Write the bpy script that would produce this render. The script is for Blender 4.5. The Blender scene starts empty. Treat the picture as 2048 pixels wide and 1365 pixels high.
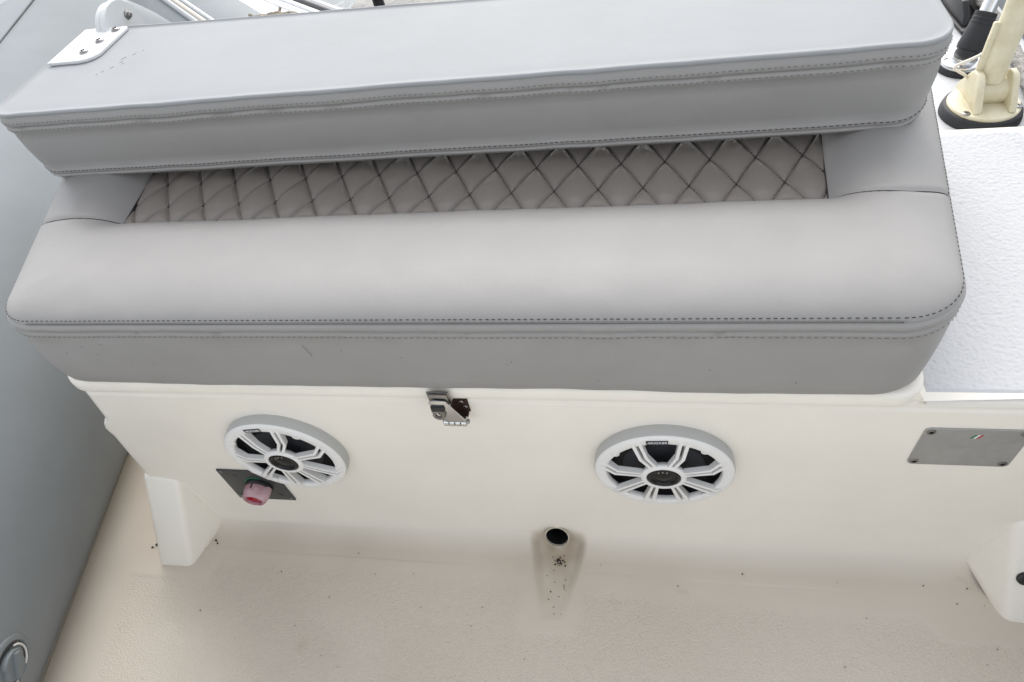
import bpy, bmesh, math, random
import numpy as np
from math import sin, cos, pi, radians, sqrt, exp
from mathutils import Vector, Matrix, noise
S = bpy.context.scene
COL = S.collection
random.seed(7)

# ------------------------------------------------------------------ camera
cam = bpy.data.cameras.new('camera')
camo = bpy.data.objects.new('camera', cam)
COL.objects.link(camo)
CAMROT = ((0.98199013, 0.00277378, 0.18891184), (0.12210702, 0.75368288, -0.64579563), (-0.14417091, 0.6572324, 0.73977045))
camo.matrix_world = Matrix.Translation((0.24371, -0.46593, 1.0988)) @ Matrix(CAMROT).to_4x4()
cam.sensor_width = 36.0
cam.lens = 1341.31 / 2048 * 36
cam.shift_y = -0.01779
cam.clip_start = 0.02
cam.clip_end = 500
S.camera = camo

# ------------------------------------------------------------------ world, sun, exposure
SUN_EL, SUN_AZ = 44, -8         # azimuth: degrees clockwise from +Y (aft of the boat)
w = bpy.data.worlds.new('World')
S.world = w
w.use_nodes = True
nt = w.node_tree
bg = nt.nodes['Background']
sky = nt.nodes.new('ShaderNodeTexSky')
sky.sky_type = 'NISHITA'
sky.sun_disc = False
sky.sun_elevation = radians(SUN_EL)
sky.sun_rotation = radians(SUN_AZ)
sky.air_density = 1.0
sky.dust_density = 2.0
sky.ozone_density = 1.0
hs = nt.nodes.new('ShaderNodeHueSaturation')
hs.inputs['Saturation'].default_value = .24
nt.links.new(sky.outputs[0], hs.inputs['Color'])
nt.links.new(hs.outputs[0], bg.inputs[0])
bg.inputs[1].default_value = 0.15
sun = bpy.data.lights.new('sun', 'SUN')
sun.energy = 0.5
sun.angle = radians(50)
sun.color = (1.0, 0.96, 0.9)
suno = bpy.data.objects.new('sun', sun)
COL.objects.link(suno)
sd = Vector((sin(radians(SUN_AZ)) * cos(radians(SUN_EL)), cos(radians(SUN_AZ)) * cos(radians(SUN_EL)), sin(radians(SUN_EL))))
suno.rotation_euler = sd.to_track_quat('Z', 'Y').to_euler()
S.view_settings.view_transform = 'Standard'
S.view_settings.look = 'None'
S.view_settings.gamma = 1
S.view_settings.exposure = 1.3

# ------------------------------------------------------------------ materials
def mat(name, col, rough=.5, metal=0, bump=None, var=None, spec=.5, col2=None, coat=0, trans=0):
    """bump: list of (scale, strength, distance[, kind]); var: (scale, amount)."""
    m = bpy.data.materials.new(name)
    m.use_nodes = True
    n = m.node_tree.nodes
    l = m.node_tree.links
    p = n['Principled BSDF']
    p.inputs['Base Color'].default_value = (*col, 1)
    p.inputs['Roughness'].default_value = rough
    p.inputs['Metallic'].default_value = metal
    p.inputs['Specular IOR Level'].default_value = spec
    p.inputs['Coat Weight'].default_value = coat
    tc = n.new('ShaderNodeTexCoord')
    if var or col2:
        t = n.new('ShaderNodeTexNoise')
        t.inputs['Scale'].default_value = var[0]
        t.inputs['Detail'].default_value = 6
        t.inputs['Roughness'].default_value = .62
        l.new(tc.outputs['Object'], t.inputs['Vector'])
        r = n.new('ShaderNodeValToRGB')
        c2 = col2 or tuple(c * (1 - var[1]) for c in col)
        r.color_ramp.elements[0].position = .32
        r.color_ramp.elements[1].position = .62
        r.color_ramp.elements[0].color = (*c2, 1)
        r.color_ramp.elements[1].color = (*col, 1)
        l.new(t.outputs['Fac'], r.inputs['Fac'])
        l.new(r.outputs['Color'], p.inputs['Base Color'])
    prev = None
    for b in (bump or []):
        if len(b) > 3 and b[3] == 'vor':
            t = n.new('ShaderNodeTexVoronoi')
            t.inputs['Scale'].default_value = b[0]
            out = t.outputs['Distance']
        else:
            t = n.new('ShaderNodeTexNoise')
            t.inputs['Scale'].default_value = b[0]
            t.inputs['Detail'].default_value = 3
            out = t.outputs['Fac']
        l.new(tc.outputs['Object'], t.inputs['Vector'])
        bn = n.new('ShaderNodeBump')
        bn.inputs['Strength'].default_value = b[1]
        bn.inputs['Distance'].default_value = b[2]
        l.new(out, bn.inputs['Height'])
        if prev:
            l.new(prev.outputs['Normal'], bn.inputs['Normal'])
        prev = bn
    if prev:
        l.new(prev.outputs['Normal'], p.inputs['Normal'])
    return m

VB = [(650, .35, .0006), (38, .18, .0015), (9, .3, .005)]
M = {}
M['vinyl'] = mat('grey_vinyl', (.312, .300, .286), .5, bump=VB, var=(9, .06), spec=.35)
M['vinyl_back'] = mat('pale_vinyl', (.325, .332, .336), .62, bump=VB, var=(7, .05), spec=.2)
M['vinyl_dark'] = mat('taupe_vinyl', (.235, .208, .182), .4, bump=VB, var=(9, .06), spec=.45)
M['thread'] = mat('dark_thread', (.05, .035, .035), .8)
M['thread_grey'] = mat('grey_thread', (.16, .155, .15), .8)
M['gel'] = mat('cream_gelcoat', (.89, .84, .745), .30, bump=[(6, .14, .01), (55, .06, .002)], var=(5, .06), spec=.5)
M['gel_white'] = mat('white_gelcoat', (.58, .585, .59), .3, bump=[(9, .1, .006)], var=(5, .03))
M['gel_rim'] = mat('rim_gelcoat', (.82, .78, .70), .3, bump=[(6, .12, .01)], var=(5, .04))
M['tube'] = mat('grey_hypalon', (.25, .268, .276), .66, bump=[(3, .25, .02), (700, .2, .0005)], var=(4, .10), spec=.2)
M['tube_dark'] = mat('dark_hypalon', (.2, .22, .23), .55, var=(9, .1))
M['seam'] = mat('seam_glue', (.11, .12, .12), .6)
M['white_plastic'] = mat('white_plastic', (.80, .785, .75), .38)
M['bracket'] = mat('bracket_white', (.60, .61, .61), .35)
M['rim_plastic'] = mat('rim_plastic', (.47, .47, .45), .45, bump=[(400, .1, .0005)])
M['black'] = mat('black_plastic', (.012, .012, .013), .35)
M['surround'] = mat('speaker_surround', (.008, .008, .009), .7, spec=.2)
M['tweeter'] = mat('tweeter_black', (.006, .006, .007), .25, spec=.3)
M['cone'] = mat('speaker_cone', (.020, .022, .027), .55, spec=.3)
M['rubber'] = mat('black_rubber', (.018, .019, .022), .6, bump=[(60, .2, .002)])
M['badge'] = mat('badge_black', (.015, .015, .017), .4)
M['ink'] = mat('badge_white', (.7, .7, .7), .5)
M['steel'] = mat('stainless', (.62, .62, .62), .22, metal=1)
M['steel_worn'] = mat('worn_stainless', (.34, .33, .32), .30, metal=1, var=(120, .35))
M['rust'] = mat('rusty_steel', (.075, .04, .03), .6, metal=.5, var=(90, .5))
M['alu'] = mat('brushed_plate', (.46, .46, .45), .48, metal=.75, bump=[(25, .35, .003)], var=(30, .12))
M['plate'] = mat('switch_panel', (.045, .047, .046), .42, bump=[(500, .15, .0004)], var=(40, .2))
M['knob'] = mat('faded_red_plastic', (.50, .33, .345), .42, var=(45, .3), col2=(.33, .12, .15), bump=[(90, .1, .001)])
M['red'] = mat('red_plastic', (.42, .015, .04), .35)
M['green'] = mat('green_mark', (.02, .2, .1), .5)
M['red_mark'] = mat('red_mark', (.42, .03, .03), .5)
M['cream'] = mat('cream_nylon', (.73, .68, .50), .4, bump=[(40, .15, .003)], var=(22, .12), col2=(.60, .53, .36))
M['rope'] = mat('grey_rope', (.42, .40, .37), .85, bump=[(300, .6, .003, 'vor')], var=(120, .4))
M['rope_dirty'] = mat('frayed_rope', (.30, .25, .19), .9, bump=[(200, .8, .004, 'vor')], var=(90, .5))
M['cord'] = mat('cream_cord', (.74, .69, .6), .6, bump=[(500, .4, .001)])
M['pale_pvc'] = mat('drain_pvc', (.60, .54, .44), .5, var=(90, .3))
M['dirt'] = mat('dirt', (.018, .014, .01), .9)
M['hole'] = mat('black_void', (.004, .004, .004), .9)
M['wood'] = mat('weathered_planks', (.40, .385, .36), .8, bump=[(60, .6, .006)], var=(38, .35))
M['joint'] = mat('joint_glue', (.20, .18, .14), .7)
M['hull_white'] = mat('neighbour_gelcoat', (.8, .81, .82), .3, var=(2, .05))
M['beige'] = mat('beige_band', (.5, .45, .38), .5)
M['white_rubber'] = mat('white_rubber', (.75, .76, .76), .5)

def attr_mix(m, attr, bumps, dark=None):
    """bump (and optional second colour) only where the mesh attribute is 1: moulded anti-slip areas, stains"""
    n = m.node_tree.nodes
    l = m.node_tree.links
    p = n['Principled BSDF']
    a = n.new('ShaderNodeAttribute')
    a.attribute_name = attr
    tc = n.new('ShaderNodeTexCoord')
    prev = p.inputs['Normal'].links[0].from_socket if p.inputs['Normal'].links else None
    for sc, st, di, kind in bumps:
        if kind == 'vor':
            t = n.new('ShaderNodeTexVoronoi')
            t.feature = 'SMOOTH_F1'
            t.inputs['Scale'].default_value = sc
            t.inputs['Smoothness'].default_value = .6
            out = t.outputs['Distance']
        else:
            t = n.new('ShaderNodeTexNoise')
            t.inputs['Scale'].default_value = sc
            t.inputs['Detail'].default_value = 2
            out = t.outputs['Fac']
        l.new(tc.outputs['Object'], t.inputs['Vector'])
        mu = n.new('ShaderNodeMath')
        mu.operation = 'MULTIPLY'
        l.new(out, mu.inputs[0])
        l.new(a.outputs['Fac'], mu.inputs[1])
        b = n.new('ShaderNodeBump')
        b.inputs['Strength'].default_value = st
        b.inputs['Distance'].default_value = di
        l.new(mu.outputs[0], b.inputs['Height'])
        if prev:
            l.new(prev, b.inputs['Normal'])
        prev = b.outputs['Normal']
    l.new(prev, p.inputs['Normal'])

M['floor'] = mat('deck_gelcoat', (.89, .84, .745), .5, bump=[(6, .14, .01)], var=(5, .06), spec=.25)
attr_mix(M['floor'], 'nonskid', [(320, .8, .0022, 'noise'), (160, .3, .0022, 'noise')])
M['bench_pad'] = mat('bench_antislip', (.55, .552, .555), .9, bump=[(420, .3, .0010)], spec=.04)

def stain(m, attr, col):
    n = m.node_tree.nodes
    l = m.node_tree.links
    p = n['Principled BSDF']
    src = p.inputs['Base Color'].links[0].from_socket
    a = n.new('ShaderNodeAttribute')
    a.attribute_name = attr
    mx = n.new('ShaderNodeMix')
    mx.data_type = 'RGBA'
    l.new(a.outputs['Fac'], mx.inputs['Factor'])
    l.new(src, mx.inputs['A'])
    mx.inputs['B'].default_value = (*col, 1)
    l.new(mx.outputs['Result'], p.inputs['Base Color'])
stain(M['floor'], 'trodden', (.60, .53, .435))
stain(M['floor'], 'grime_shade', (.30, .26, .205))  # dirt mottling, and shade painted on the floor beside the left tube
stain(M['floor'], 'stain', (.34, .26, .16))

# ------------------------------------------------------------------ object helpers
def tag(o, label=None, cat=None, group=None, kind=None):
    if label: o['label'] = label
    if cat: o['category'] = cat
    if group: o['group'] = group
    if kind: o['kind'] = kind
    return o

def empty(name, loc=(0, 0, 0)):
    o = bpy.data.objects.new(name, None)
    o.location = loc
    o.empty_display_size = .05
    COL.objects.link(o)
    return o

def thing(name, label, cat, loc=(0, 0, 0), group=None):
    return tag(empty(name, loc), label, cat, group)

def link(name, me, m, parent=None, smooth=40):
    if m:
        for k in (m if isinstance(m, (list, tuple)) else [m]):
            me.materials.append(M[k])
    if smooth:
        for p in me.polygons: p.use_smooth = True
        me.set_sharp_from_angle(angle=radians(smooth))
    o = bpy.data.objects.new(name, me)
    COL.objects.link(o)
    if parent:
        o.parent = parent
        # meshes are written in world coordinates; take the root's position off
        q = parent
        loc = Vector((0, 0, 0))
        while q:
            loc += q.location
            q = q.parent
        me.transform(Matrix.Translation(-loc))
    return o

def obj(name, bm, m, parent=None, smooth=40):
    bmesh.ops.recalc_face_normals(bm, faces=bm.faces)
    me = bpy.data.meshes.new(name)
    bm.to_mesh(me)
    bm.free()
    return link(name, me, m, parent, smooth)

def bevel(bm, w, seg=2, ang=30):
    bm.normal_update()
    es = [e for e in bm.edges if len(e.link_faces) == 2 and e.calc_face_angle(0) > radians(ang)]
    if es:
        bmesh.ops.bevel(bm, geom=es, offset=w, segments=seg, affect='EDGES', profile=.5, clamp_overlap=True)
    return bm

def B(): return bmesh.new()

def box(bm, lo, hi, mtx=None, mi=0):
    vs = [bm.verts.new((x, y, z)) for x in (lo[0], hi[0]) for y in (lo[1], hi[1]) for z in (lo[2], hi[2])]
    if mtx:
        for v in vs: v.co = mtx @ v.co
    for f in ((0, 1, 3, 2), (4, 6, 7, 5), (0, 4, 5, 1), (2, 3, 7, 6), (0, 2, 6, 4), (1, 5, 7, 3)):
        bm.faces.new([vs[i] for i in f]).material_index = mi
    return bm

def prism(bm, pts, z0, z1, mtx=None, mi=0):
    """extrude polygon pts (x, y) from z0 to z1"""
    a = [bm.verts.new((x, y, z0)) for x, y in pts]
    b = [bm.verts.new((x, y, z1)) for x, y in pts]
    n = len(pts)
    fs = [bm.faces.new(a[::-1]), bm.faces.new(b)]
    for i in range(n):
        fs.append(bm.faces.new((a[i], a[(i + 1) % n], b[(i + 1) % n], b[i])))
    for f in fs: f.material_index = mi
    if mtx:
        for v in a + b: v.co = mtx @ v.co
    return bm

def lathe(bm, prof, mtx=None, n=48, mi=0, cap=True):
    """prof: (r, z) list; around local z"""
    rings = []
    for r, z in prof:
        rings.append([bm.verts.new((r * cos(2 * pi * i / n), r * sin(2 * pi * i / n), z)) for i in range(n)])
    fs = []
    for a, b in zip(rings, rings[1:]):
        for i in range(n):
            fs.append(bm.faces.new((a[i], a[(i + 1) % n], b[(i + 1) % n], b[i])))
    if cap:
        if prof[0][0] > 1e-6: fs.append(bm.faces.new(rings[0][::-1]))
        if prof[-1][0] > 1e-6: fs.append(bm.faces.new(rings[-1]))
    for f in fs: f.material_index = mi
    if mtx:
        for r in rings:
            for v in r: v.co = mtx @ v.co
    return bm

def frame(o, z, x=(1, 0, 0)):
    """matrix with local z along z, local x near x"""
    z = Vector(z).normalized()
    x = Vector(x)
    x = (x - z * x.dot(z)).normalized()
    y = z.cross(x)
    m = Matrix((x, y, z)).transposed().to_4x4()
    m.translation = Vector(o)
    return m

def catmull(pts, k=8):
    P = [Vector(p) for p in pts]
    P = [2 * P[0] - P[1]] + P + [2 * P[-1] - P[-2]]
    out = []
    for i in range(1, len(P) - 2):
        a, b, c, d = P[i - 1:i + 3]
        for j in range(k):
            t = j / k
            out.append(.5 * ((2 * b) + (c - a) * t + (2 * a - 5 * b + 4 * c - d) * t * t + (3 * b - a - 3 * c + d) * t ** 3))
    out.append(P[-2])
    return out

def tube(bm, pts, r, n=12, mi=0, twist=0, lobes=0, lob=0.0, closed=False):
    P = [Vector(p) for p in pts]
    rings = []
    up = Vector((0, 0, 1))
    N = len(P)
    t0 = (P[1] - P[0]).normalized()
    x = t0.cross(up)
    if x.length < .1: x = t0.cross(Vector((0, 1, 0)))
    x.normalize()
    s = 0
    for i, p in enumerate(P):
        t = (P[min(i + 1, N - 1)] - P[max(i - 1, 0)]).normalized()
        x = (x - t * x.dot(t)).normalized()
        y = t.cross(x)
        if i: s += (P[i] - P[i - 1]).length
        rr = r[i] if isinstance(r, (list, tuple)) else r
        ring = []
        for k in range(n):
            a = 2 * pi * k / n
            q = rr * (1 + (lob * cos(lobes * a + twist * s) if lobes else 0))
            ring.append(bm.verts.new(p + x * (q * cos(a)) + y * (q * sin(a))))
        rings.append(ring)
    for a, b in zip(rings, rings[1:]):
        for k in range(n):
            bm.faces.new((a[k], a[(k + 1) % n], b[(k + 1) % n], b[k])).material_index = mi
    bm.faces.new(rings[0][::-1]).material_index = mi
    bm.faces.new(rings[-1]).material_index = mi
    return bm

def smooth01(t):
    t = max(0., min(1., t))
    return t * t * (3 - 2 * t)

def nz(x, y, z=0.): return noise.noise(Vector((x, y, z)))

def outline(corners, radii, step=.008, seg=12):
    """closed rounded polygon, counter-clockwise; returns [(pos, outward normal, arclength)]"""
    n = len(corners)
    C = [Vector((c[0], c[1])) for c in corners]
    pts = []
    arcs = []
    for i in range(n):
        p, a, b = C[i], C[i - 1], C[(i + 1) % n]
        u = (a - p).normalized()
        v = (b - p).normalized()
        ang = u.angle(v)
        d = radii[i] / math.tan(ang / 2)
        ctr = p + (u + v).normalized() * (radii[i] / sin(ang / 2))
        s, e = p + u * d, p + v * d
        a0 = math.atan2(s.y - ctr.y, s.x - ctr.x)
        a1 = math.atan2(e.y - ctr.y, e.x - ctr.x)
        while a1 < a0: a1 += 2 * pi
        arcs.append((ctr, radii[i], a0, a1))
    for i in range(n):
        ctr, r, a0, a1 = arcs[i]
        k = max(seg, int((a1 - a0) * r / step))
        for j in range(k + 1):
            a = a0 + (a1 - a0) * j / k
            pts.append((ctr + Vector((cos(a), sin(a))) * r, Vector((cos(a), sin(a)))))
        nx = arcs[(i + 1) % n]
        s = pts[-1][0]
        e = nx[0] + Vector((cos(nx[2]), sin(nx[2]))) * nx[1]
        L = (e - s).length
        m = int(L / step)
        nv = pts[-1][1]
        for j in range(1, m):
            pts.append((s.lerp(e, j / m), nv))
    out = []
    L = 0
    for i, (p, q) in enumerate(pts):
        if i: L += (p - pts[i - 1][0]).length
        out.append((p, q, L))
    return out

def loft(bm, ol, rings, wob=None, cap0=False, cap1=False):
    """rings: list of (outset, z); wob(s, ring index) -> (d_out, d_z)"""
    R = []
    for k, (o, z) in enumerate(rings):
        ring = []
        for p, q, s in ol:
            a, b = wob(s, k, q) if wob else (0, 0)
            v = p + q * (o + a)
            ring.append(bm.verts.new((v.x, v.y, z + b)))
        R.append(ring)
    n = len(ol)
    for a, b in zip(R, R[1:]):
        for i in range(n):
            bm.faces.new((a[i], a[(i + 1) % n], b[(i + 1) % n], b[i]))
    if cap0: bm.faces.new(R[0][::-1])
    if cap1: bm.faces.new(R[-1])
    return R

def stitches(bm, pts, nrm, length=.0042, gap=.0028, w=.0011, h=.0007, slant=0.0):
    """dashes of thread along a polyline pts, lying on a surface whose normal is nrm(i)"""
    P = [Vector(p) for p in pts]
    acc = 0
    i = 0
    t = 0.
    segs = [(P[k + 1] - P[k]).length for k in range(len(P) - 1)]
    total = sum(segs)
    pos = 0.
    def at(d):
        k = 0
        while k < len(segs) - 1 and d > segs[k]:
            d -= segs[k]
            k += 1
        u = d / max(segs[k], 1e-9)
        return P[k].lerp(P[k + 1], min(u, 1)), k
    # incremental walk
    k = 0
    base = 0.
    def walk(d):
        nonlocal k, base
        while k < len(segs) - 1 and d > base + segs[k]:
            base += segs[k]
            k += 1
        u = (d - base) / max(segs[k], 1e-9)
        return P[k].lerp(P[k + 1], max(0, min(u, 1))), k
    while pos + length < total:
        a, ka = walk(pos)
        b, kb = walk(pos + length)
        n = Vector(nrm(ka)).normalized()
        t = b - a
        if t.length > 1e-6:
            t.normalize()
            sde = t.cross(n) * (w / 2)
            up = n * h
            sl = sde * slant
            vs = [bm.verts.new(v) for v in (a - sde - sl, a + sde - sl, b + sde + sl, b - sde + sl)]
            vt = [bm.verts.new(v) for v in (a.lerp(b, .2) - sde * .6 + up, a.lerp(b, .2) + sde * .6 + up, a.lerp(b, .8) + sde * .6 + up, a.lerp(b, .8) - sde * .6 + up)]
            bm.faces.new(vt)
            for q in range(4):
                bm.faces.new((vs[q], vs[(q + 1) % 4], vt[(q + 1) % 4], vt[q]))
        pos += length + gap * random.uniform(.8, 1.2)

def screw(parent, name, pos, nrm, r=.005, h=.0022, m='steel', slot='cross'):
    bm = B()
    X = frame(pos, nrm)
    lathe(bm, [(r, 0), (r, h * .25), (r * .82, h * .75), (r * .5, h), (0.0001, h * 1.05)], X, 20)
    o = obj(name, bm, m, parent)
    bm = B()
    if slot == 'cross':
        box(bm, (-r * .5, -r * .1, h * .92), (r * .5, r * .1, h * 1.12), X)
        box(bm, (-r * .1, -r * .5, h * .921), (r * .1, r * .5, h * 1.121), X)
    else:
        lathe(bm, [(r * .42, h * .9), (r * .42, h * 1.1)], X, 6)
    obj('screw_recess', bm, 'hole', o, 0)
    return o

# ================================================================== SETTING
def numpy_grid(name, X, Y, Z, m, parent=None, attrs=None, smooth=180, keep=None, flip=False):
    """X, Y, Z: 2-D arrays (rows, cols) -> one sheet"""
    R, Cn = X.shape
    co = np.stack([X, Y, Z], -1).reshape(-1, 3)
    idx = np.arange(R * Cn).reshape(R, Cn)
    q = np.stack([idx[:-1, :-1], idx[:-1, 1:], idx[1:, 1:], idx[1:, :-1]], -1).reshape(-1, 4)
    if flip: q = q[:, ::-1]
    if keep is not None:
        cen = co[q].mean(1)
        q = q[keep(cen)]
    me = bpy.data.meshes.new(name)
    me.from_pydata(co.tolist(), [], q.tolist())
    for k, v in (attrs or {}).items():
        a = me.attributes.new(k, 'FLOAT', 'POINT')
        a.data.foreach_set('value', v.reshape(-1).astype(np.float32))
    me.update()
    return link(name, me, m, parent, smooth)

def vnoise(X, Y, sc, seed=0., oct=1):
    """cheap smooth value noise on arrays"""
    out = np.zeros_like(X)
    amp = 1.
    for o in range(oct):
        x = X * sc + 17.3 * seed + 5.1 * o
        y = Y * sc - 9.7 * seed + 3.7 * o
        xi = np.floor(x)
        yi = np.floor(y)
        fx = x - xi
        fy = y - yi
        fx = fx * fx * (3 - 2 * fx)
        fy = fy * fy * (3 - 2 * fy)
        def h(a, b):
            v = np.sin(a * 127.1 + b * 311.7 + seed * 74.7) * 43758.5453
            return (v - np.floor(v)) * 2 - 1
        out += amp * ((h(xi, yi) * (1 - fx) + h(xi + 1, yi) * fx) * (1 - fy) + (h(xi, yi + 1) * (1 - fx) + h(xi + 1, yi + 1) * fx) * fy)
        amp *= .5
        sc *= 2.1
    return out

def sst(t):
    t = np.clip(t, 0, 1)
    return t * t * (3 - 2 * t)

# water and quay ground beyond
bm = B()
vs = [bm.verts.new(v) for v in ((-60, -60, -.42), (60, -60, -.42), (60, 90, -.42), (-60, 90, -.42))]
bm.faces.new(vs)
M['water'] = mat('harbour_water', (.03, .055, .06), .12, bump=[(3, .5, .03), (14, .3, .01)])
tag(obj('water', bm, 'water'), kind='structure')

# cockpit floor: fillet up to the seat front, drain channel, moulded anti-slip zones
xs = np.concatenate([np.arange(-1.02, .03, .008), np.arange(.03, .19, .0016), np.arange(.19, 1.25, .008)])
prof = []                                            # (y, z) of the section
FR = .034
for k in range(25):
    a = pi / 2 * k / 24
    prof.append((-FR + FR * cos(a), FR - FR * sin(a)))
prof = [(0., .12), (0, .10), (0, .08), (0, .07), (0, .06), (0, .052), (0, .046), (0, .040)] + prof
y = -FR
while y > -.20:
    y -= .0016 if y > -.15 else .004
    prof.append((y, 0.))
while y > -3.4:
    y -= .012 if y > -.8 else .08
    prof.append((y, 0.))
pr = np.array(prof)
X, Yv = np.meshgrid(xs, pr[:, 0])
_, Z = np.meshgrid(xs, pr[:, 1])
Z = Z + 0.0
Y = Yv.copy()
low = Z < .05
left = X < -.606
nw = int((pr[:, 1] > 0).sum())
fi = (np.arange(len(pr))[:, None] / nw) * np.ones_like(X)
Y = np.where(left & (pr[:, 1] > 0)[:, None], .62 * (1 - fi) + Y[nw, 0] * fi, Y)
Z = np.where(left, 0., Z)
Yv = np.where(left, Y, Yv)
# channel: widest and deepest at the pipe
t = np.clip(-Y / .128, 0, 1)
half = .043 * (1 - t) + .015 * t
cx = .1065 * (1 - t) + .1035 * t
dep = .015 * (1 - t) ** .8
side = sst((half - np.abs(X - cx)) / .020 + .45) * (1 - sst((Z - .010) / .035))
chz = side * dep * (1 - sst((Z - .045) / .02))
Z = Z - chz * np.where(Yv < -.004, 1., .5)
Y = Y + np.where((Yv > -FR) & ~left, side * .006 * (1 - sst((Z - .05) / .03)), 0)
Z += .0012 * vnoise(X, Y, 5, 3) * (Yv < -.05)
# anti-slip mask
def edge_noise(a): return .004 * vnoise(X, Y, 60, a)
mask = sst((-.060 - Y + .02 * np.clip((.1 - X) * 1.2, -.5, .4) + edge_noise(1)) / .035)
mask *= 1 - sst((.058 - np.abs(X - .098) + edge_noise(2)) / .022) * sst((Y + .158 + edge_noise(3)) / .016)
tubeedge = -.734 - .18 * (Y + .293)
mask *= sst((X - tubeedge - .085 + edge_noise(4)) / .03)
mask *= 1 - sst((X - .60 - np.clip((-.045 - Y), 0, .08) * 1.0 + edge_noise(5)) / .008) * sst((Y + .118 + edge_noise(6)) / .006)
mask *= 1 - sst((-.50 - X) / .015) * sst((Y + .115) / .01)
mask *= .85 + .15 * sst((vnoise(X, Y, 7, 9) + .5))
d2 = np.sqrt((X - .1065) ** 2 + (Y + .008) ** 2 * .7 + (Z - .02) ** 2)
st = .75 * (1 - sst((d2 - .021) / .030)) * (.6 + .4 * vnoise(X, Y, 60, 5))
st += .30 * side * (1 - t) * sst((vnoise(X, Y, 40, 12) + .6))
for (ax_, ay_, ar_) in ((.305, -.062, .02), (.20, -.095, .012), (-.56, .02, .03), (.71, -.03, .02), (-.30, -.2, .02), (.33, -.225, .025)):
    st += .28 * (1 - sst(np.sqrt((X - ax_) ** 2 + (Y - ay_) ** 2) / ar_)) * sst(vnoise(X, Y, 90, ax_ * 9) + .4)
st += .20 * (1 - sst(np.abs(X - tubeedge - .008) / .02))  # brown joint stain, also painting in shade at the tube's foot
PC, PT = Vector((.107, -.003, .036)), Vector((0, -cos(radians(27)), sin(radians(27))))
def keepf(c):
    d = c - np.array(PC)
    al = d @ np.array(PT)
    rr = np.sqrt(np.maximum((d ** 2).sum(1) - al ** 2, 0))
    return ~((rr < .0198) & (np.abs(al) < .06))
tag(numpy_grid('floor', X, Y, Z, 'floor', attrs={'nonskid': mask, 'stain': np.clip(st, 0, 1),
    'trodden': np.clip(sst((.040 - Z) / .042) * (.85 + .15 * vnoise(X, Y, 3, 41, 3)), 0, 1) * np.where(left, 1, 1),
    'grime_shade': np.clip(.16 * sst(vnoise(X, Y, 4, 51, 4) * .8 + .1) * (Z < .02) + .30 * (1 - sst((X - tubeedge) / .07)) * (Z < .02), 0, 1)}, keep=keepf), kind='structure')  # random dirt, plus tube's shade put into the colour along its foot

# little bits of dirt and dead leaf lying on the floor
bm = B()
rnd = random.Random(3)
def speck(x, y, z, r, n=6, up=(0, 0, 1)):
    X_ = frame((x, y, z), up)
    a0 = rnd.random() * 6
    pts = [(r * rnd.uniform(.5, 1.2) * cos(a0 + 2 * pi * i / n), r * rnd.uniform(.4, 1.) * sin(a0 + 2 * pi * i / n)) for i in range(n)]
    prism(bm, pts, -.0004, r * .35, X_)
for _ in range(34):
    x, y = rnd.uniform(-.7, .9), -rnd.random() ** 1.3 * .3 - .035
    speck(x, y, .0008, rnd.uniform(.0006, .0013))
for x, y, r in ((-.640, -.052, .0045), (-.647, -.058, .003), (-.525, -.037, .004), (-.52, -.042, .003), (-.50, -.16, .0022), (.40, -.03, .0022), (.30, -.062, .0016), (.66, -.02, .0018), (.70, -.06, .0015), (.72, .0, .0015)):
    speck(x, y if y < -.034 else -.036, .001, r * .75)
for _ in range(22):
    a = rnd.gauss(0, .005)
    b = rnd.gauss(-.030, .0035)
    speck(.108 + a, b, -.015 * (1 + b / .128) ** .8 + .0012, rnd.uniform(.0008, .002))
for _ in range(14):
    yy = -rnd.uniform(.04, .12)
    speck(.106 + rnd.uniform(-.018, .018), yy, -.015 * (1 + yy / .128) ** .8 + .0008, rnd.uniform(.0007, .0014))
tag(obj('dirt_specks', bm, 'dirt', smooth=0), kind='stuff')

# ================================================================== MOULDED SEAT BASE
base = thing('stern_locker', 'cream moulded fibreglass stern locker that carries the grey cushions and speakers', 'locker', (0, 0, 0))
# front panel: sheet with slightly uneven surface, left edge leaning out towards the floor
prof_l = [(.445, -.536), (.415, -.537), (.345, -.551), (.338, -.556), (.331, -.565), (.318, -.571), (.306, -.571), (.298, -.570), (.174, -.590), (.12, -.597), (.0, -.61)]
def left_x(z):
    for (z1, x1), (z0, x0) in zip(prof_l, prof_l[1:]):
        if z0 <= z <= z1: return x0 + (x1 - x0) * (z - z0) / (z1 - z0)
    return prof_l[0][1] if z > .4 else prof_l[-1][1]
zs = np.unique(np.concatenate([np.linspace(.10, .445, 70), [z for z, _ in prof_l if z > .1]]))
us = np.concatenate([np.linspace(0, .012, 5), np.linspace(.02, 1, 120)])
Xf = np.zeros((len(zs), len(us)))
Zf = np.zeros_like(Xf)
Yf = np.zeros_like(Xf)
for i, z in enumerate(zs):
    xl = left_x(z)
    for j, u in enumerate(us):
        Xf[i, j] = xl + (.944 - xl) * u
        Zf[i, j] = z
d = np.clip((Xf - np.array([left_x(z) for z in zs])[:, None]) / .012, 0, 1)
Yf = .012 * (1 - np.sqrt(1 - (1 - d) ** 2)) + .0006 * vnoise(Xf, Zf, 6, 1) - .0004
fade = sst((Zf - .10) / .03)
Yf = Yf * fade + (-.0003) * (1 - fade)
# right of the lid the bench edge takes over: stop the sheet at its height
top = np.where(Xf > .55, .424, .445)
Zf = np.minimum(Zf, top)
numpy_grid('front_panel', Xf, Yf, Zf, 'gel', base)
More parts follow.
